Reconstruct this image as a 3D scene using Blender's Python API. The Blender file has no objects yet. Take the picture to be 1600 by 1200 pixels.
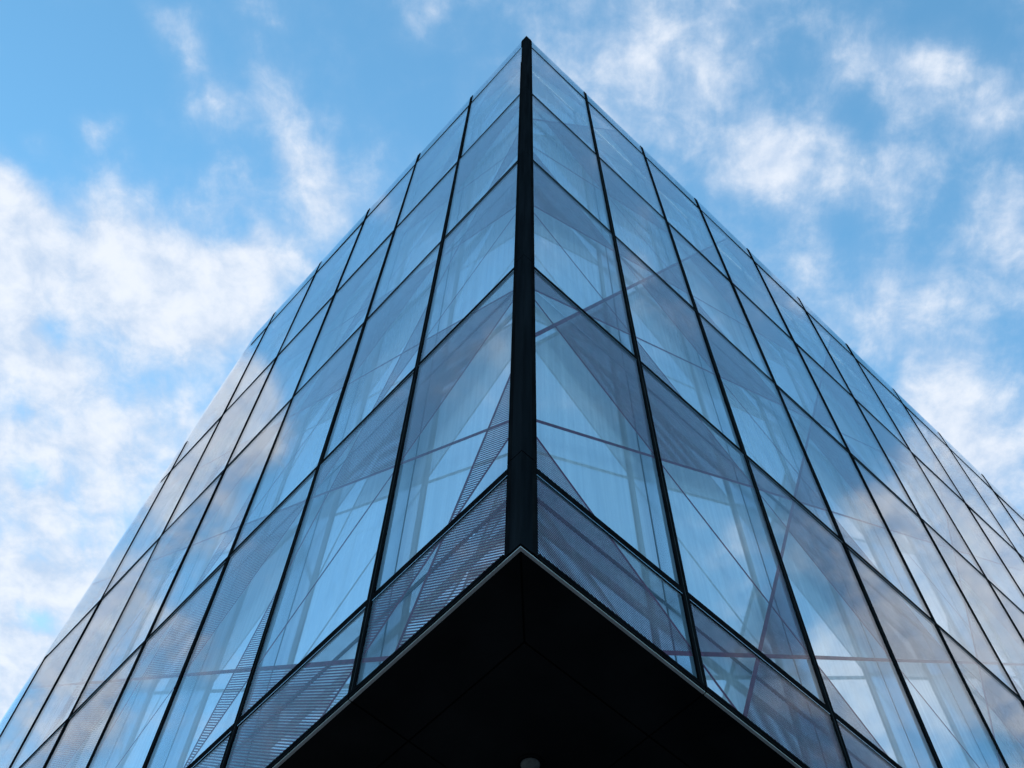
import bpy, bmesh, math, random
from mathutils import Vector, Matrix

random.seed(7)
S = bpy.context.scene
C = S.collection

SKY_TINT = (0.64, 1.06, 1.10, 1.0)
CLOUD_LIT = (2.6, 2.75, 3.0, 1.0)
CLOUD_SHADE = (1.6, 2.0, 2.6, 1.0)
EXPOSURE = 1.2
BAR_W, STRIPE_W, TILT = 0.036, 0.53, 0.0028

# ------------------------------------------------------------------ camera
BAY = 1.5                 # mullion spacing
FLOOR = 3.7147            # transom spacing
T0 = 8.1047               # height of the lowest full transom
ROOF_LINE = 23.089        # parapet transom
TOP = 23.8025             # top of the parapet glass
BOT = 7.1441              # underside of the glazing
YAW, PITCH, ROLL = -0.020275, 1.118451, 0.029627
cam_d = bpy.data.cameras.new('camera')
cam_d.sensor_width = 36.0
cam_d.lens = 1840.75 / 1600 * 36.0
cam_d.clip_start = 0.05
cam_d.clip_end = 5000
cam = bpy.data.objects.new('camera', cam_d)
C.objects.link(cam)
fw = Vector((math.sin(YAW) * math.cos(PITCH), math.cos(YAW) * math.cos(PITCH), math.sin(PITCH)))
rt = Vector((math.cos(YAW), -math.sin(YAW), 0))
up = rt.cross(fw)
r2 = rt * math.cos(ROLL) + up * math.sin(ROLL)
u2 = -rt * math.sin(ROLL) + up * math.cos(ROLL)
cam.matrix_world = Matrix(((r2.x, u2.x, -fw.x, 0), (r2.y, u2.y, -fw.y, -3.68925), (r2.z, u2.z, -fw.z, 1.6), (0, 0, 0, 1)))
S.camera = cam

# ------------------------------------------------------------------ sky, sun, exposure
SUN_EL, SUN_AZ = math.radians(20), math.radians(-25)     # azimuth from +Y, towards +X positive
w = bpy.data.worlds.new('World')
S.world = w
w.use_nodes = True
NT = w.node_tree
NT.nodes.clear()


def N(kind, **kw):
    n = NT.nodes.new(kind)
    for k, v in kw.items():
        setattr(n, k, v)
    return n


def LK(a, b):
    NT.links.new(a, b)


def M(op, a, b=None, clamp=False):
    n = N('ShaderNodeMath', operation=op, use_clamp=clamp)
    for i, x in enumerate((a, b)):
        if x is None:
            continue
        if isinstance(x, (int, float)):
            n.inputs[i].default_value = x
        else:
            LK(x, n.inputs[i])
    return n.outputs[0]


sky = N('ShaderNodeTexSky', sky_type='NISHITA')
sky.sun_disc = False
sky.sun_elevation = SUN_EL
sky.sun_rotation = SUN_AZ
sky.air_density = 1.0
sky.dust_density = 0.3
sky.ozone_density = 1.0
tint = N('ShaderNodeMix', data_type='RGBA', blend_type='MULTIPLY')
tint.inputs['Factor'].default_value = 1.0
LK(sky.outputs[0], tint.inputs[6])
tint.inputs[7].default_value = SKY_TINT
geo = N('ShaderNodeTexCoord')
sep = N('ShaderNodeSeparateXYZ')
LK(geo.outputs['Generated'], sep.inputs[0])
zc = M('MAXIMUM', sep.outputs[2], 0.06)
pv = N('ShaderNodeCombineXYZ')                       # where the view ray meets a flat cloud layer
LK(M('DIVIDE', sep.outputs[0], zc), pv.inputs[0])
LK(M('DIVIDE', sep.outputs[1], zc), pv.inputs[1])
# cloud banks over the place: x, y on the layer (per unit height), radius, cover
BLOBS = [
    (-0.442, 0.388, 0.091, 0.26) ,
    (-0.317, 0.368, 0.072, 0.2) ,
    (-0.288, 0.424, 0.068, 0.2) ,
    (-0.465, 0.526, 0.093, 0.2) ,
    (-0.354, 0.524, 0.072, 0.22) ,
    (-0.477, 0.673, 0.101, 0.26) ,
    (-0.541, 0.812, 0.102, 0.3) ,
    (-0.538, 0.956, 0.101, 0.25) ,
    (-0.217, 0.355, 0.047, 0.18) ,
    (-0.169, 0.324, 0.035, 0.08) ,
    (-0.292, 0.161, 0.024, 0.18) ,
    (-0.282, 0.192, 0.024, 0.18) ,
    (-0.27, 0.229, 0.025, 0.19) ,
    (-0.32, 0.153, 0.018, 0.15) ,
    (-0.214, 0.207, 0.03, 0.14) ,
    (-0.201, 0.25, 0.03, 0.15) ,
    (-0.19, 0.295, 0.034, 0.17) ,
    (-0.272, 0.296, 0.026, 0.12) ,
    (-0.367, 0.235, 0.017, 0.18) ,
    (-0.416, 0.252, 0.017, 0.2) ,
    (-0.238, 0.202, 0.032, 0.05) ,
    (0.198, 0.269, 0.036, 0.25) ,
    (0.139, 0.214, 0.108, 0.07) ,
    (0.335, 0.197, 0.091, 0.03) ,
    (0.301, 0.184, 0.037, 0.14) ,
    (0.356, 0.196, 0.043, 0.15) ,
    (0.4, 0.228, 0.027, 0.16) ,
    (0.094, 0.168, 0.052, 0.1) ,
    (0.443, 0.563, 0.087, 0.26) ,
    (0.377, 0.494, 0.051, 0.13) ,
    (0.396, 0.397, 0.079, 0.11) ,
    (0.3, 0.41, 0.055, 0.13) ,
    (0.234, 0.344, 0.047, 0.08) ,
    (0.076, 0.237, 0.02, 0.14) ,
    (0.434, 0.324, 0.041, 0.12) ,
    (0.237, 0.268, 0.067, 0.09) ,
    (0.34, 0.262, 0.039, 0.08) ,
    (-0.385, 0.182, 0.053, -0.16) ,
    (-0.088, 0.227, 0.065, -0.12) ,
    (0.277, 0.221, 0.022, -0.12) ,
    (0.286, 0.349, 0.029, -0.1) ,
    (0.393, 0.152, 0.023, -0.18) ,
    (0.373, 0.324, 0.035, -0.08) ,
    (-0.422, 0.445, 0.025, -0.11) ,
    (-0.481, 0.583, 0.018, -0.18) ,
    (-0.512, 0.761, 0.023, -0.18) ,
    (-0.269, 0.328, 0.017, -0.2) ,
    (-0.294, 0.32, 0.017, -0.1) ,
    (-0.496, 0.337, 0.059, 0.28) ,
    (-0.527, 0.295, 0.033, 0.24) ,
    (-0.57, 0.409, 0.062, 0.22) ,
    (-0.672, 0.478, 0.066, 0.22) ,
    (-0.775, 0.55, 0.086, 0.34) ,
    (-0.766, 0.423, 0.038, 0.14) ,
    (-0.859, 0.607, 0.066, 0.2) ,
    (-0.408, 0.093, 0.037, 0.04) ,
    (-0.443, 0.061, 0.028, 0.09) ,
    (-0.613, 0.216, 0.118, -0.22) ,
    (-0.291, 0.121, 0.114, -0.2) ,
    (-0.442, 0.241, 0.057, -0.2) ,
    (-0.767, 0.293, 0.092, -0.12) ,
    (-0.609, 0.384, 0.018, -0.1) ,
    (0.353, 0.004, 0.026, 0.08) ,
    (0.516, 0.019, 0.045, 0.01) ,
    (0.678, 0.152, 0.018, 0.13) ,
    (0.594, 0.325, 0.04, 0.2) ,
    (0.733, 0.373, 0.108, 0.36) ,
    (0.852, 0.301, 0.101, 0.38) ,
    (0.861, 0.436, 0.101, 0.34) ,
    (0.855, 0.227, 0.047, 0.12) ,
    (0.672, 0.273, 0.042, 0.1) ,
    (0.535, 0.189, 0.097, -0.2) ,
    (0.33, 0.085, 0.069, -0.2) ,
    (0.533, 0.249, 0.065, -0.2) ,
    (0.795, 0.098, 0.045, -0.1) ,
    (0.26, -0.001, 0.033, -0.15) ,
    (0.645, 0.018, 0.091, -0.22) ,
    (0.506, 0.068, 0.071, -0.14) ,
    (0.422, 0.012, 0.043, -0.08) ,
    (0.762, 0.211, 0.037, -0.1) ,
]


def noise(vec, scale, detail, rough, dist=0.0, off=(0, 0, 0), stretch=(1, 1, 1), rot=0.0):
    mp = N('ShaderNodeMapping')
    mp.inputs['Location'].default_value = off
    mp.inputs['Scale'].default_value = stretch
    mp.inputs['Rotation'].default_value = (0, 0, rot)
    LK(vec, mp.inputs[0])
    n = N('ShaderNodeTexNoise')
    n.inputs['Scale'].default_value = scale
    n.inputs['Detail'].default_value = detail
    n.inputs['Roughness'].default_value = rough
    n.inputs['Distortion'].default_value = dist
    LK(mp.outputs[0], n.inputs['Vector'])
    return n


def smooth(x, lo, hi, a=0.0, b=1.0):
    m = N('ShaderNodeMapRange', interpolation_type='SMOOTHSTEP')
    LK(x, m.inputs[0])
    for i, v in enumerate((lo, hi, a, b)):
        m.inputs[1 + i].default_value = v
    return m.outputs[0]


# warp the layer a little so that the banks get ragged outlines
wn = noise(pv.outputs[0], 5.0, 3, 0.5, off=(3.1, 1.7, 0))
ws = N('ShaderNodeVectorMath', operation='SUBTRACT')
LK(wn.outputs['Color'], ws.inputs[0])
ws.inputs[1].default_value = (0.5, 0.5, 0.5)
wm = N('ShaderNodeVectorMath', operation='SCALE')
LK(ws.outputs[0], wm.inputs[0])
wm.inputs['Scale'].default_value = 0.12
wa = N('ShaderNodeVectorMath', operation='ADD')
LK(pv.outputs[0], wa.inputs[0])
LK(wm.outputs[0], wa.inputs[1])
pw = wa.outputs[0]
cover = None
for bx, by, br, bw in BLOBS:
    d = N('ShaderNodeVectorMath', operation='DISTANCE')
    LK(pw, d.inputs[0])
    d.inputs[1].default_value = (bx, by, 0)
    m = smooth(d.outputs['Value'], 0.0, br * 1.7, bw, 0.0)
    cover = m if cover is None else M('ADD', cover, m)
cover = M('MINIMUM', M('MAXIMUM', cover, -0.25), 0.42)
big = noise(pv.outputs[0], 7.0, 12, 0.56, 0.0, off=(0.6, 4.4, 0))
fine = noise(pv.outputs[0], 24.0, 8, 0.6, 0.2, off=(7.3, 2.2, 0))
wisp = noise(pv.outputs[0], 9.0, 9, 0.6, 0.25, off=(1.2, 8.8, 0), stretch=(1.7, 0.7, 1), rot=math.radians(-14))
base = M('ADD', M('MULTIPLY', big.outputs[0], 0.50), M('ADD', M('MULTIPLY', fine.outputs[0], 0.30), M('MULTIPLY', wisp.outputs[0], 0.34)))
dens = M('ADD', base, cover)
alpha = M('ADD', M('MULTIPLY', smooth(dens, 0.53, 0.85), 0.74), M('MULTIPLY', smooth(dens, 0.40, 0.78), 0.22))
shade = smooth(M('ADD', M('MULTIPLY', fine.outputs[0], 0.7), M('MULTIPLY', dens, 0.5)), 0.55, 0.95)
ccol = N('ShaderNodeMix', data_type='RGBA')
LK(shade, ccol.inputs[0])
ccol.inputs[6].default_value = CLOUD_SHADE
ccol.inputs[7].default_value = CLOUD_LIT
cm = N('ShaderNodeMix', data_type='RGBA')
LK(alpha, cm.inputs[0])
LK(tint.outputs[2], cm.inputs[6])
LK(ccol.outputs[2], cm.inputs[7])
bg = N('ShaderNodeBackground')
bg.inputs[1].default_value = 0.15
LK(cm.outputs[2], bg.inputs[0])
wo = N('ShaderNodeOutputWorld')
LK(bg.outputs[0], wo.inputs[0])
w.cycles.sampling_method = 'MANUAL'
w.cycles.sample_map_resolution = 512

sun_d = bpy.data.lights.new('sun', 'SUN')
sun_d.energy = 2.0
sun_d.angle = math.radians(0.5)
sun_d.color = (1.0, 0.93, 0.84)
sun = bpy.data.objects.new('sun', sun_d)
C.objects.link(sun)
sv = Vector((math.sin(SUN_AZ) * math.cos(SUN_EL), math.cos(SUN_AZ) * math.cos(SUN_EL), math.sin(SUN_EL)))
sun.rotation_euler = sv.to_track_quat('Z', 'Y').to_euler()
sun.location = (0, 0, 60)

S.view_settings.view_transform = 'Standard'
S.view_settings.look = 'None'
S.view_settings.exposure = EXPOSURE
S.view_settings.gamma = 1.0
S.view_settings.use_curve_mapping = False
S.render.engine = 'CYCLES'
S.cycles.max_bounces = 10
S.cycles.transparent_max_bounces = 20
S.cycles.glossy_bounces = 6
S.cycles.diffuse_bounces = 2
S.cycles.caustics_reflective = False
S.cycles.caustics_refractive = False
S.cycles.use_denoising = True

# ------------------------------------------------------------------ materials


def mat(name):
    m = bpy.data.materials.new(name)
    m.use_nodes = True
    t = m.node_tree
    t.nodes.clear()
    o = t.nodes.new('ShaderNodeOutputMaterial')
    return m, t, o


def tex(t, scale, detail=4, stretch=(1, 1, 1), coord='Object', rough=0.55):
    tc = t.nodes.new('ShaderNodeTexCoord')
    mp = t.nodes.new('ShaderNodeMapping')
    mp.inputs['Scale'].default_value = stretch
    t.links.new(tc.outputs[coord], mp.inputs[0])
    n = t.nodes.new('ShaderNodeTexNoise')
    n.inputs['Scale'].default_value = scale
    n.inputs['Detail'].default_value = detail
    n.inputs['Roughness'].default_value = rough
    t.links.new(mp.outputs[0], n.inputs['Vector'])
    return n


def ramp(t, x, lo, hi, a, b):
    m = t.nodes.new('ShaderNodeMapRange')
    t.links.new(x, m.inputs[0])
    for i, v in enumerate((lo, hi, a, b)):
        m.inputs[1 + i].default_value = v
    return m.outputs[0]


def solid(name, col, rough, metal=0.0, var=0.25, scale=6.0, stretch=(1, 1, 1), spec=0.5):
    m, t, o = mat(name)
    b = t.nodes.new('ShaderNodeBsdfPrincipled')
    n = tex(t, scale, 5, stretch)
    mx = t.nodes.new('ShaderNodeMix')
    mx.data_type = 'RGBA'
    t.links.new(ramp(t, n.outputs[0], 0.3, 0.7, 0, 1), mx.inputs[0])
    mx.inputs[6].default_value = tuple(c * (1 - var) for c in col) + (1,)
    mx.inputs[7].default_value = tuple(min(1, c * (1 + var)) for c in col) + (1,)
    t.links.new(mx.outputs[2], b.inputs['Base Color'])
    b.inputs['Metallic'].default_value = metal
    b.inputs['Specular IOR Level'].default_value = spec
    t.links.new(ramp(t, n.outputs[0], 0.3, 0.7, rough * 0.85, min(1, rough * 1.15)), b.inputs['Roughness'])
    t.links.new(b.outputs[0], o.inputs[0])
    return m


def coat(name, col, gloss, rough, scale=4.0, stretch=(1, 1, 1)):
    """matt powder coat: diffuse with a weak even sheen and slight mottling"""
    m, t, o = mat(name)
    n = tex(t, scale, 5, stretch)
    d = t.nodes.new('ShaderNodeBsdfDiffuse')
    mx = t.nodes.new('ShaderNodeMix')
    mx.data_type = 'RGBA'
    t.links.new(ramp(t, n.outputs[0], 0.3, 0.7, 0, 1), mx.inputs[0])
    mx.inputs[6].default_value = tuple(c * 0.6 for c in col) + (1,)
    mx.inputs[7].default_value = tuple(c * 1.4 for c in col) + (1,)
    t.links.new(mx.outputs[2], d.inputs['Color'])
    g = t.nodes.new('ShaderNodeBsdfGlossy')
    t.links.new(ramp(t, n.outputs[0], 0.3, 0.7, rough * 0.8, rough * 1.3), g.inputs['Roughness'])
    ms = t.nodes.new('ShaderNodeMixShader')
    t.links.new(ramp(t, n.outputs[0], 0.3, 0.75, gloss * 0.7, gloss * 1.4), ms.inputs[0])
    t.links.new(d.outputs[0], ms.inputs[1])
    t.links.new(g.outputs[0], ms.inputs[2])
    t.links.new(ms.outputs[0], o.inputs[0])
    return m


def glass(name, through, mirror, ior, base, gain, wave, backing=None, power=5.0):
    """coated facade glass: mirror part by Fresnel, the rest goes through (or into a dark room)"""
    m, t, o = mat(name)
    # Schlick reflectance from the angle between the ray and the sheet, the same from both sides
    ge = t.nodes.new('ShaderNodeNewGeometry')
    dt = t.nodes.new('ShaderNodeVectorMath')
    dt.operation = 'DOT_PRODUCT'
    t.links.new(ge.outputs['Normal'], dt.inputs[0])
    t.links.new(ge.outputs['Incoming'], dt.inputs[1])

    def ma(op, x, y=None, z=None):
        n = t.nodes.new('ShaderNodeMath')
        n.operation = op
        for i, q in enumerate((x, y, z)):
            if q is None:
                continue
            if isinstance(q, (int, float)):
                n.inputs[i].default_value = q
            else:
                t.links.new(q, n.inputs[i])
        return n.outputs[0]
    r0 = ((ior - 1) / (ior + 1)) ** 2
    fres = ma('MULTIPLY_ADD', ma('POWER', ma('SUBTRACT', 1.0, ma('ABSOLUTE', dt.outputs['Value'])), power), 1 - r0, r0)
    nz = tex(t, 0.35, 2, (1, 1, 1), 'Object', 0.4)
    bp = t.nodes.new('ShaderNodeBump')
    bp.inputs['Strength'].default_value = 1.0
    bp.inputs['Distance'].default_value = wave
    t.links.new(nz.outputs[0], bp.inputs['Height'])
    # faint vertical run marks of rain
    st = tex(t, 1.0, 5, (18, 18, 0.35), 'Object', 0.55)
    run = ramp(t, st.outputs[0], 0.35, 0.7, 1.0, 0.95)
    fac = t.nodes.new('ShaderNodeMath')
    fac.operation = 'MULTIPLY_ADD'
    fac.use_clamp = True
    t.links.new(fres, fac.inputs[0])
    fac.inputs[1].default_value = gain
    fac.inputs[2].default_value = base
    f2 = t.nodes.new('ShaderNodeMath')
    f2.operation = 'MULTIPLY'
    t.links.new(fac.outputs[0], f2.inputs[0])
    oi = t.nodes.new('ShaderNodeObjectInfo')          # every sheet comes from its own coating batch
    t.links.new(ma('MULTIPLY', run, ramp(t, oi.outputs['Random'], 0.0, 1.0, 0.86, 1.04)), f2.inputs[1])
    gl = t.nodes.new('ShaderNodeBsdfGlossy')
    gl.inputs['Color'].default_value = mirror + (1,)
    gl.inputs['Roughness'].default_value = 0.0
    t.links.new(bp.outputs[0], gl.inputs['Normal'])
    if backing is None:
        tr = t.nodes.new('ShaderNodeBsdfTransparent')
        tr.inputs['Color'].default_value = through + (1,)
    else:
        tr = t.nodes.new('ShaderNodeBsdfDiffuse')
        rm = t.nodes.new('ShaderNodeMix')
        rm.data_type = 'RGBA'
        t.links.new(ramp(t, st.outputs[0], 0.3, 0.7, 0, 1), rm.inputs[0])
        rm.inputs[6].default_value = tuple(c * 0.87 for c in backing) + (1,)
        rm.inputs[7].default_value = tuple(min(0.95, c * 1.13) for c in backing) + (1,)
        t.links.new(rm.outputs[2], tr.inputs['Color'])
    ms = t.nodes.new('ShaderNodeMixShader')
    t.links.new(f2.outputs[0], ms.inputs[0])
    t.links.new(tr.outputs[0], ms.inputs[1])
    t.links.new(gl.outputs[0], ms.inputs[2])
    t.links.new(ms.outputs[0], o.inputs[0])
    return m




def grille(name, col, cover):
    """fine open grating: most of it is air"""
    m, t, o = mat(name)
    d = t.nodes.new('ShaderNodeBsdfDiffuse')
    d.inputs['Color'].default_value = col + (1,)
    tr = t.nodes.new('ShaderNodeBsdfTransparent')
    n = tex(t, 3.0, 3, (4, 4, 4))
    ms = t.nodes.new('ShaderNodeMixShader')
    t.links.new(ramp(t, n.outputs[0], 0.3, 0.7, cover * 0.85, cover * 1.15), ms.inputs[0])
    t.links.new(tr.outputs[0], ms.inputs[1])
    t.links.new(d.outputs[0], ms.inputs[2])
    t.links.new(ms.outputs[0], o.inputs[0])
    return m


OUTER = glass('outer_glass', (0.96, 0.975, 0.985), (0.93, 0.965, 1.0), 1.28, 0.0, 1.75, 0.0005, power=9.0)
INNER = glass('inner_glass', None, (0.92, 0.965, 1.0), 1.5, 0.57, 0.36, 0.0006, backing=(0.64, 0.67, 0.76))
PARAPET = glass('parapet_glass', None, (0.66, 0.90, 1.0), 1.5, 0.30, 0.2, 0.0006, backing=(0.05, 0.11, 0.14))
BLACK = coat('black_aluminium', (0.004, 0.004, 0.005), 0.004, 0.4, 9.0, (1, 1, 0.3))
SATIN = coat('black_corner_sheet', (0.005, 0.006, 0.008), 0.007, 0.2, 2.0, (6, 6, 0.4))
FIN = solid('blue_grey_anodised_fin', (0.58, 0.75, 0.86), 0.16, 0.85, 0.05, 1.0, (2, 2, 0.3))
PLATE = grille('cavity_grille', (0.45, 0.55, 0.62), 0.30)
FIND = solid('dark_gasket', (0.06, 0.10, 0.13), 0.4, 0.0, 0.2, 5.0)
PRINT = coat('aubergine_ceramic_print', (0.085, 0.012, 0.034), 0.0, 0.5, 14.0)
GROUND_COAT = coat('pale_ceramic_ground', (0.80, 0.84, 0.86), 0.0, 0.5, 14.0)
GROOVE = coat('dark_grey_seal', (0.03, 0.033, 0.038), 0.01, 0.4, 9.0)
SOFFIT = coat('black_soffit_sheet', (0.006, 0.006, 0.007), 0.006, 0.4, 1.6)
DRIP = solid('pale_aluminium_drip', (0.34, 0.325, 0.335), 0.5, 0.0, 0.10, 7.0)
ROOFM = solid('grey_roof_membrane', (0.16, 0.16, 0.16), 0.9, 0.0, 0.2, 1.0)
WALLM = solid('dark_base_cladding', (0.05, 0.05, 0.055), 0.6, 0.0, 0.2, 1.2)
PAVE = solid('grey_paving', (0.16, 0.157, 0.152), 0.9, 0.0, 0.2, 0.8)
LAMPG = coat('frosted_lamp_glass', (0.10, 0.105, 0.105), 0.01, 0.35, 20.0)
LAMPR = solid('lamp_reflector', (0.35, 0.36, 0.36), 0.25, 0.9, 0.1, 20.0)

# ------------------------------------------------------------------ the two facades
AL = 0.7418339
DL = Vector((-math.sin(AL), math.cos(AL), 0))
DR = Vector((math.cos(AL), math.sin(AL), 0))
DIR = {'L': DL, 'R': DR}
OUT = {'L': Vector((-DL.y, DL.x, 0)), 'R': Vector((DR.y, -DR.x, 0))}
BAYS = {'L': 9, 'R': 14}
Z = Vector((0, 0, 1))


def F(side, x, z, y=0.0):
    """facade coordinates: metres from the corner, height, metres proud of the glass"""
    return DIR[side] * x + OUT[side] * y + Z * z


# the far end of the left facade is cut by a raking edge
EA, EB = (5.369 * BAY, T0 + 4.300 * FLOOR), (7.385 * BAY, T0 + 1.767 * FLOOR)


def clip(poly, a, b, c):
    """keep the part of the polygon with a*x + b*y <= c"""
    out = []
    n = len(poly)
    for i in range(n):
        p, q = poly[i], poly[(i + 1) % n]
        dp, dq = a * p[0] + b * p[1] - c, a * q[0] + b * q[1] - c
        if dp <= 0:
            out.append(p)
        if (dp < 0 < dq) or (dq < 0 < dp):
            k = dp / (dp - dq)
            out.append((p[0] + (q[0] - p[0]) * k, p[1] + (q[1] - p[1]) * k))
    return out if len(out) > 2 else []


def area(poly):
    return abs(sum(p[0] * q[1] - q[0] * p[1] for p, q in zip(poly, poly[1:] + poly[:1]))) / 2


ex, ez = EB[0] - EA[0], EB[1] - EA[1]
NA, NB = -ez, ex                       # normal of the raking edge, pointing away from the facade
NC = NA * EA[0] + NB * EA[1]


def inside(side, poly):
    return clip(poly, NA, NB, NC) if side == 'L' else poly


def edge_x(z):
    return EA[0] + (z - EA[1]) * ex / ez


def link(name, me, parent=None, loc=None):
    o = bpy.data.objects.new(name, me)
    C.objects.link(o)
    o.parent = parent
    if loc is not None:
        o.location = loc
    return o


def mesh(name, verts, faces, material, bevel=0.0):
    bm = bmesh.new()
    vs = [bm.verts.new(v) for v in verts]
    for f in faces:
        try:
            bm.faces.new([vs[i] for i in f])
        except ValueError:
            pass
    bmesh.ops.recalc_face_normals(bm, faces=bm.faces)
    if bevel:
        bmesh.ops.bevel(bm, geom=list(bm.edges), offset=bevel, segments=1, affect='EDGES')
    me = bpy.data.meshes.new(name)
    bm.to_mesh(me)
    bm.free()
    me.materials.append(material)
    return me


def slab(side, poly, y0, y1, material, name, org=None):
    """a facade polygon given thickness from y0 to y1"""
    o = org or Vector((0, 0, 0))
    n = len(poly)
    v = [F(side, p[0], p[1], y0) - o for p in poly] + [F(side, p[0], p[1], y1) - o for p in poly]
    f = [tuple(range(n)), tuple(range(2 * n - 1, n - 1, -1))]
    f += [(i, (i + 1) % n, n + (i + 1) % n, n + i) for i in range(n)]
    return mesh(name, v, f, material)


def prism_v(side, prof, z0, z1, x0, material, name):
    """profile (x, y) run up the facade"""
    n = len(prof)
    v = [F(side, x0 + a, z0, b) for a, b in prof] + [F(side, x0 + a, z1, b) for a, b in prof]
    f = [tuple(range(n)), tuple(range(2 * n - 1, n - 1, -1))]
    f += [(i, (i + 1) % n, n + (i + 1) % n, n + i) for i in range(n)]
    return mesh(name, v, f, material)


def prism_h(side, prof, x0, x1, z0, material, name):
    """profile (z, y) run along the facade"""
    n = len(prof)
    v = [F(side, x0, z0 + a, b) for a, b in prof] + [F(side, x1, z0 + a, b) for a, b in prof]
    f = [tuple(range(n)), tuple(range(2 * n - 1, n - 1, -1))]
    f += [(i, (i + 1) % n, n + (i + 1) % n, n + i) for i in range(n)]
    return mesh(name, v, f, material)


def flat(side, polys, y, material, name, org, back):
    """fired-on print: the coloured coat towards the street, a pale ground coat behind it"""
    v, f = [], []
    for yy in (y, y - 0.0006):
        for p in polys:
            f.append(tuple(range(len(v), len(v) + len(p))))
            v += [F(side, a, b, yy) - org for a, b in p]
    me = bpy.data.meshes.new(name)
    me.from_pydata([tuple(q) for q in v], [], f)
    me.materials.append(material)
    me.materials.append(back)
    for p in me.polygons:
        p.material_index = 0 if p.index < len(polys) else 1
    return me


building = bpy.data.objects.new('glass_office_building', None)
C.objects.link(building)
building['label'] = 'angular blue mirror-glass office block with black mullions, sharp corner and black soffit'
building['category'] = 'building'

# ---- print on the glass: two pane designs that alternate like a chessboard
LINES = {  # a*u + b*v = c in bays / floors
    0: [(-1 / 3, 1, 1 / 6), (1 / 3, 1, 5 / 6), (1 / 3, 1, 1 / 6), (-1 / 3, 1, 5 / 6), (-1, 1, 0.5)],
    1: [(-1 / 3, 1, 0.5), (1 / 3, 1, 0.5), (-1 / 3, 1, -1 / 6), (1 / 3, 1, 7 / 6), (-1, 1, -0.5)],
}
FILLS = {  # each region: half planes a*u + b*v <= c
    0: [[(-1 / 3, -1, -5 / 6), (-1, 1, 0.5)], [(1 / 3, -1, -5 / 6)], [(1 / 3, 1, 1 / 6)]],
    1: [[(1 / 3, -1, -0.5), (1 / 3, 1, 7 / 6)], [(-1, 1, -0.5), (1 / 3, -1, 1 / 6)]],
}
PITCH_MM, STRIPE, BAR = 0.0221, STRIPE_W, BAR_W


def prints(side, col, v0, v1, row, rect):
    """line and stripe polygons of one pane, in facade metres"""
    ul = col if side == 'R' else -(col + 1)
    kind = (ul - row) % 2

    def hp(a, b, c):
        # u' = x/BAY - col (right) or (col+1) - x/BAY (left); v' = (z-T0)/FLOOR - row
        if side == 'R':
            return a / BAY, b / FLOOR, c + a * col + b * (T0 / FLOOR + row)
        return -a / BAY, b / FLOOR, c - a * (col + 1) + b * (T0 / FLOOR + row)
    lines, stripes = [], []
    for a, b, c in LINES[kind]:
        A, B, K = hp(a, b, c)
        L = math.hypot(A, B)
        h = BAR * L / 2
        p = clip(clip(rect, A, B, K + h), -A, -B, -(K - h))
        if p and area(p) > 1e-5:
            lines.append(p)
    for reg in FILLS[kind]:
        p = rect
        for a, b, c in reg:
            p = clip(p, *hp(a, b, c)) if p else p
        if not p or area(p) < 1e-4:
            continue
        A, B, K0 = hp(1 / 3, 1, 0)
        L = math.hypot(A, B)
        vals = [A * q[0] + B * q[1] for q in p]
        st = PITCH_MM * L
        k = math.floor(min(vals) / st)
        while k * st < max(vals):
            q = clip(clip(p, A, B, (k + STRIPE) * st), -A, -B, -k * st)
            if q and area(q) > 1e-6:
                stripes.append(q)
            k += 1
    return lines, stripes


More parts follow.
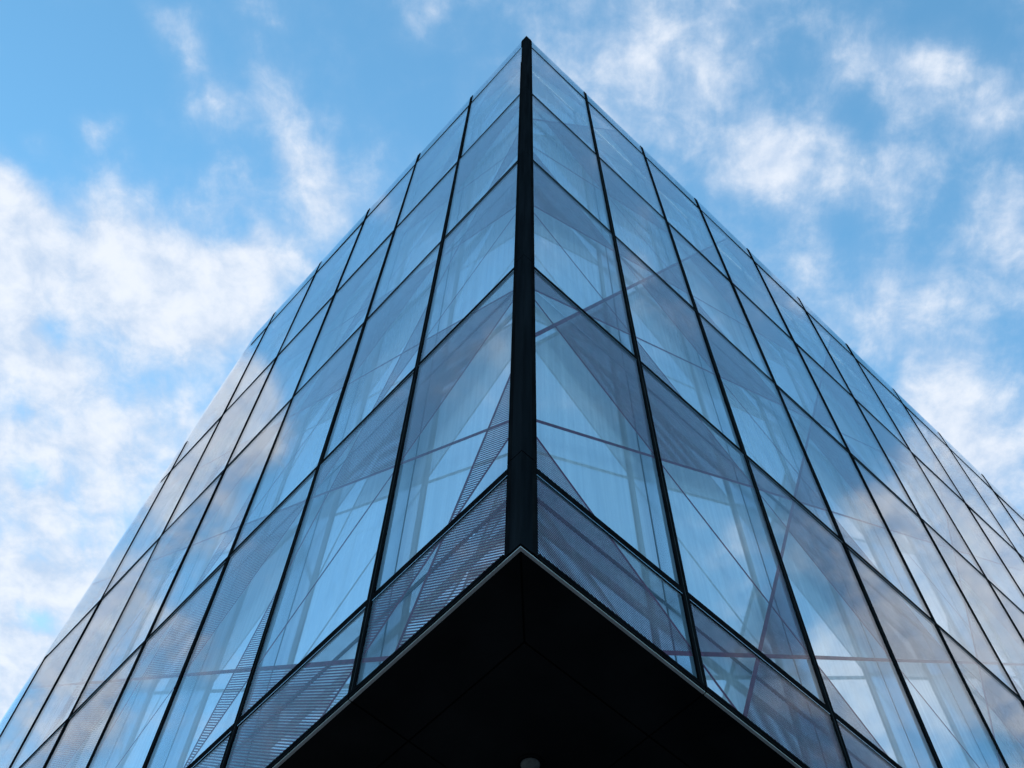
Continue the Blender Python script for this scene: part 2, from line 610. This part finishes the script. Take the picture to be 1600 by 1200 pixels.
rows = [(-1, BOT, T0)] + [(r, T0 + r * FLOOR, T0 + (r + 1) * FLOOR) for r in range(3)] + [(3, T0 + 3 * FLOOR, ROOF_LINE), (4, ROOF_LINE, TOP)]
GAP = 0.012
COLW = 0.13                                  # corner casing
for side in 'LR':
    for col in range(BAYS[side]):
        for row, z0, z1 in rows:
            xa = col * BAY + (COLW - 0.02 if col == 0 else GAP)
            xb = (col + 1) * BAY - GAP
            rect = inside(side, [(xa, z0 + GAP), (xb, z0 + GAP), (xb, z1 - GAP), (xa, z1 - GAP)])
            if not rect or area(rect) < 0.01:
                continue
            org = F(side, (xa + xb) / 2, (z0 + z1) / 2, 0)
            pane = link('glass_pane', slab(side, rect, -0.012, -0.002, OUTER, 'glass_pane', org), building, org)
            # sheets never sit perfectly true in their frames
            ax = DIR[side] * max(-0.0016, min(0.0016, random.gauss(0, 0.001))) + Z * max(-0.0045, min(0.0045, random.gauss(0, TILT)))
            pane.rotation_euler = Matrix.Rotation(ax.length, 3, ax.normalized()).to_euler()
            if row == 4:
                pp = inside(side, [(col * BAY + (COLW if col == 0 else 0.02), z0 + 0.02), (xb, z0 + 0.02), (xb, z1 - 0.012), (col * BAY + (COLW if col == 0 else 0.02), z1 - 0.012)])
                if pp:
                    io = F(side, (xa + xb) / 2, (z0 + z1) / 2, -0.0125)
                    link('parapet_panel', slab(side, pp, -0.03, -0.0125, PARAPET, 'parapet_panel', io), building, io)
            if row < 4:
                ln, stp = prints(side, col, z0, z1, row, rect)
                if ln:
                    link('printed_line', flat(side, ln, -0.0145, PRINT, 'printed_line', org, GROUND_COAT), pane)
                if stp:
                    ob = link('printed_stripes', flat(side, stp, -0.0165, PRINT, 'printed_stripes', org, GROUND_COAT), pane)
                    ob['kind'] = 'stuff'
                xi = col * BAY + (COLW if col == 0 else 0.03)
                inn = inside(side, [(xi, z0 + 0.03), (xb - 0.02, z0 + 0.03), (xb - 0.02, z1 - 0.03), (xi, z1 - 0.03)])
                if inn:
                    io = F(side, (xa + xb) / 2, (z0 + z1) / 2, -0.15)
                    ip = link('inner_pane', slab(side, inn, -0.174, -0.15, INNER, 'inner_pane', io), building, io)
                    ax = DIR[side] * random.gauss(0, TILT) + Z * random.gauss(0, TILT)
                    ip.rotation_euler = Matrix.Rotation(ax.length, 3, ax.normalized()).to_euler()

# ---- mullions: black outer cap with a central groove, grey fin across the cavity
cap = [(-0.034, -0.012), (-0.034, 0.004), (-0.006, 0.004), (-0.006, -0.004), (0.006, -0.004), (0.006, 0.004), (0.034, 0.004), (0.034, -0.012)]
for side in 'LR':
    for k in range(1, BAYS[side] + 1):
        x = k * BAY
        top = TOP
        if side == 'L' and x > edge_x(TOP):
            top = EA[1] + (x - EA[0]) * ez / ex - 0.8
        if top < BOT + 0.2:
            continue
        mul = link('mullion', prism_v(side, cap, BOT + 0.02, top - 0.05, x, BLACK, 'mullion'), building)
        link('groove_strip', prism_v(side, [(-0.0055, -0.004), (-0.0055, 0.0015), (0.0055, 0.0015), (0.0055, -0.004)], BOT + 0.03, top - 0.06, x, GROOVE, 'groove_strip'), mul)
        ft = min(top - 0.03, ROOF_LINE + 0.021)
        link('fin', prism_v(side, [(-0.022, -0.02), (-0.022, -0.19), (0.022, -0.19), (0.022, -0.02)], BOT + 0.04, ft, x, FIN, 'fin'), mul)
        link('gasket', prism_v(side, [(-0.030, -0.013), (-0.030, -0.042), (0.030, -0.042), (0.030, -0.013)], BOT + 0.04, ft - 0.01, x, FIND, 'gasket'), mul)

# ---- transoms: one length per bay between the mullions
tcap = [(-0.038, -0.010), (-0.038, 0.004), (0.038, 0.004), (0.038, -0.010)]
tret = [(-0.012, -0.02), (-0.012, -0.149), (-0.006, -0.149), (-0.006, -0.02)]
for side in 'LR':
    for col in range(BAYS[side]):
        for lev, z in enumerate([T0, T0 + FLOOR, T0 + 2 * FLOOR, T0 + 3 * FLOOR, ROOF_LINE]):
            x0 = col * BAY + (COLW if col == 0 else 0.035)
            x1 = (col + 1) * BAY - 0.035
            if side == 'L':
                x1 = min(x1, edge_x(z + 0.05) - 0.30)
            if x1 - x0 < 0.05:
                continue
            tr = link('transom', prism_h(side, tcap, x0, x1, z, BLACK, 'transom'), building)
            link('lip', prism_h(side, [(-0.0445, 0.0005), (-0.0445, 0.003), (-0.0385, 0.003), (-0.0385, 0.0005)], x0, x1, z, FIN, 'lip'), tr)
            link('added_pale_backing', prism_h(side, [(-0.037, -0.0165), (-0.037, -0.022), (0.037, -0.022), (0.037, -0.0165)], x0, x1, z, GROUND_COAT, 'added_pale_backing'), tr)  # pale strip added behind the black cap to lighten its mirror image
            link('cavity_plate', prism_h(side, tret, (col * BAY + 0.0225 if col else 0.135), (x1 + 0.0125 if x1 > (col + 1) * BAY - 0.04 else x1), z, PLATE, 'cavity_plate'), tr)

# ---- corner casing, one L-shaped length per storey
levels = [BOT - 0.01, T0 + 0.10] + [T0 + 0.10 + r * FLOOR for r in (1, 2, 3)] + [TOP - 0.05]
for z0, z1 in zip(levels[:-1], levels[1:]):
    cc = bpy.data.objects.new('corner_casing', None)
    C.objects.link(cc)
    cc.parent = building
    for side, other in (('L', 'R'), ('R', 'L')):
        # a shallow tray: flat face with a raised lip at its free edge, mitred on the corner
        P0 = OUT[side] * 0.006 + OUT[other] * 0.006
        prof = [P0,
                DIR[side] * 0.088 + OUT[side] * 0.006,
                DIR[side] * 0.092 + OUT[side] * 0.009,
                DIR[side] * 0.108 + OUT[side] * 0.009,
                DIR[side] * 0.112 + OUT[side] * 0.002,
                DIR[side] * 0.134 + OUT[side] * 0.002,
                DIR[side] * 0.134 - OUT[side] * 0.040,
                DIR[side] * 0.030 - OUT[side] * 0.040]
        prof[-1] = -OUT[side] * 0.040 - OUT[other] * 0.040
        n = len(prof)
        v = [p + Z * (z0 + 0.006) for p in prof] + [p + Z * (z1 - 0.006) for p in prof]
        f = [tuple(range(n)), tuple(range(2 * n - 1, n - 1, -1))] + [(i, (i + 1) % n, n + (i + 1) % n, n + i) for i in range(n)]
        me = mesh('casing_tray', v, f, SATIN)
        me.materials.append(BLACK)
        for p in me.polygons:
            if (p.center - Z * p.center.z).dot(DIR[side]) > 0.0885:
                p.material_index = 1
        link('casing_tray', me, cc)
post = [-OUT['L'] * a - OUT['R'] * b for a, b in ((0.042, 0.042), (0.042, 0.13), (0.13, 0.13), (0.13, 0.042))]
v = [p + Z * BOT for p in post] + [p + Z * (ROOF_LINE) for p in post]
link('corner_post', mesh('corner_post', v, [(0, 1, 2, 3), (7, 6, 5, 4)] + [(i, (i + 1) % 4, 4 + (i + 1) % 4, 4 + i) for i in range(4)], BLACK), building)

# ---- sill: black frame, then the pale drip under it, one length per bay
for side in 'LR':
    for col in range(BAYS[side]):
        x0 = col * BAY + (0.0 if col == 0 else 0.005)
        x1 = (col + 1) * BAY - 0.005
        if side == 'L':
            x1 = min(x1, edge_x(BOT) - 0.02)
        if x1 - x0 < 0.1:
            continue
        a0 = x0 + (0.135 if col == 0 else 0)
        sl = link('sill', prism_h(side, [(-0.030, -0.02), (-0.030, 0.012), (-0.004, 0.012), (-0.004, 0.006), (0.004, 0.006), (0.004, 0.012), (0.030, 0.012), (0.030, -0.02)], a0, x1, BOT, BLACK, 'sill'), building)
        # drip strip with a mitre at the corner
        ya, yb = -0.014, 0.006
        def dp(x, y, z):
            return F(side, x, z, y)
        c0, c1 = (-yb, -ya) if col == 0 else (x0, x0)
        zz0, zz1 = BOT - 0.040, BOT - 0.032
        vv = [dp(c0, yb, zz0), dp(x1, yb, zz0), dp(x1, ya, zz0), dp(c1, ya, zz0), dp(c0, yb, zz1), dp(x1, yb, zz1), dp(x1, ya, zz1), dp(c1, ya, zz1)]
        link('drip_edge', mesh('drip_edge', vv, [(0, 1, 2, 3), (7, 6, 5, 4), (0, 1, 5, 4), (1, 2, 6, 5), (2, 3, 7, 6), (3, 0, 4, 7)], DRIP), sl)

# ---- cheek that closes the cavity along the raking end
zc0, zc1 = BOT + 0.02, TOP - 0.01
for y0, y1, mm in ((-0.012, -0.21, FIN),):
    vv = [F('L', edge_x(z) - d, z, y) for y in (y0 - 0.002, y1) for d, z in ((0.004, zc0), (0.004, zc1), (0.05, zc1), (0.05, zc0))]
    link('end_frame', mesh('end_frame', vv, [(0, 1, 2, 3), (7, 6, 5, 4)] + [(i, (i + 1) % 4, 4 + (i + 1) % 4, 4 + i) for i in range(4)], mm), building)

# ---- soffit: mitred border strips and square sheets with open joints
SZ = BOT - 0.036


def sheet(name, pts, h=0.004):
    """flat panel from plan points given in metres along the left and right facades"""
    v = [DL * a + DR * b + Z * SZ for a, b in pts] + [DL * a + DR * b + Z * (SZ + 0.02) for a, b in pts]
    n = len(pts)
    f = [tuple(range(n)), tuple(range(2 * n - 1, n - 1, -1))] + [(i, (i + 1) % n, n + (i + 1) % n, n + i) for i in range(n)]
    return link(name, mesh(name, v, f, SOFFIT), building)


J = 0.006
E0, E1 = 0.017, 0.464
NEAR = 5
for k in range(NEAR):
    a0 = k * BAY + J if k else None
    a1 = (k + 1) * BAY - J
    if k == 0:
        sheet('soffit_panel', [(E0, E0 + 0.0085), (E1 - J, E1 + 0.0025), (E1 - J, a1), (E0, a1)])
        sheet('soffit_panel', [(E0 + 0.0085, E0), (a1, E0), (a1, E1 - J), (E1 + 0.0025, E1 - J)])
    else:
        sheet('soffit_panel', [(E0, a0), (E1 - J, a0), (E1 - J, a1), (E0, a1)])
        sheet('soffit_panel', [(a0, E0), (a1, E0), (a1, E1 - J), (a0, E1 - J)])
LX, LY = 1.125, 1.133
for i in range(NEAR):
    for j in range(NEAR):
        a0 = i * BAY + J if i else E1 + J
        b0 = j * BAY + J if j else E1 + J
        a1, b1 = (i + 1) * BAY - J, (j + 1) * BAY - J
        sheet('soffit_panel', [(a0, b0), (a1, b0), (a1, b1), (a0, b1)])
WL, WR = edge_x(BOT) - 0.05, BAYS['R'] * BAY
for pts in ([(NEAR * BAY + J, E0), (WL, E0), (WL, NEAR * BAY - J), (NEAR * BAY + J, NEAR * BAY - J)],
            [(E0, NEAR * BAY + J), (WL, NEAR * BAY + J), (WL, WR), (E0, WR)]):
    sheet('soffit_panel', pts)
# dark tray above the sheets
v = [DL * a + DR * b + Z * z for z in (BOT - 0.014, BOT - 0.001) for a, b in ((0.02, 0.02), (WL, 0.02), (WL, WR), (0.02, WR))]
link('floor_slab', mesh('floor_slab', v, [(0, 1, 2, 3), (7, 6, 5, 4)] + [(i, (i + 1) % 4, 4 + (i + 1) % 4, 4 + i) for i in range(4)], BLACK), building)

# ---- recessed round downlight: trim ring, frosted cover
def lathe(prof, seg, material, name, centre):
    v, f = [], []
    for r, z in prof:
        for s in range(seg):
            t = 2 * math.pi * s / seg
            v.append(centre + Vector((r * math.cos(t), r * math.sin(t), z)))
    for i in range(len(prof) - 1):
        for s in range(seg):
            f.append((i * seg + s, i * seg + (s + 1) % seg, (i + 1) * seg + (s + 1) % seg, (i + 1) * seg + s))
    me = mesh(name, v, f, material)
    for p in me.polygons:
        p.use_smooth = True
    return me


lc = DL * LX + DR * LY + Z * SZ
dl_ = link('downlight', lathe([(0.088, 0.0), (0.088, -0.008), (0.080, -0.012), (0.065, -0.008), (0.062, -0.001)], 40, BLACK, 'downlight', lc), building)
link('lamp_cover', lathe([(0.0625, -0.001), (0.054, -0.012), (0.037, -0.021), (0.017, -0.025), (0.0005, -0.026)], 40, LAMPG, 'lamp_cover', lc), dl_)

# ---- roof, raking end, rear and the recessed ground floor (out of the picture, they close the block)
TL = edge_x(ROOF_LINE) - 0.3
v = [DL * a + DR * b + Z * z for z in (ROOF_LINE - 0.45, ROOF_LINE - 0.25) for a, b in ((0.2, 0.2), (TL, 0.2), (TL, WR), (0.2, WR))]
box_f = [(0, 1, 2, 3), (7, 6, 5, 4)] + [(i, (i + 1) % 4, 4 + (i + 1) % 4, 4 + i) for i in range(4)]
link('roof', mesh('roof', v, box_f, ROOFM), building)
zt = ROOF_LINE - 0.02
v = [DL * (edge_x(z) - d) + DR * b + Z * z for d in (0.06, 0.16) for z, b in ((BOT, 0.2), (BOT, WR), (zt, WR), (zt, 0.2))]
link('end_wall', mesh('end_wall', v, box_f, INNER), building)
v = [DL * a + DR * b + Z * z for z in (BOT, zt) for a, b in ((0.2, WR - 0.1), (WL - 6.0, WR - 0.1), (WL - 6.0, WR), (0.2, WR))]
link('rear_wall', mesh('rear_wall', v, box_f, WALLM), building)
v = [DL * a + DR * b + Z * z for z in (0.0, BOT + 0.05) for a, b in ((5.0, 5.0), (WL - 0.5, 5.0), (WL - 0.5, WR - 0.5), (5.0, WR - 0.5))]
link('ground_floor_wall', mesh('ground_floor_wall', v, box_f, WALLM), building)

# ------------------------------------------------------------------ ground
me = mesh('ground', [(-900, -900, 0), (900, -900, 0), (900, 900, 0), (-900, 900, 0)], [(0, 1, 2, 3)], PAVE)
g = link('ground', me)
g['kind'] = 'structure'
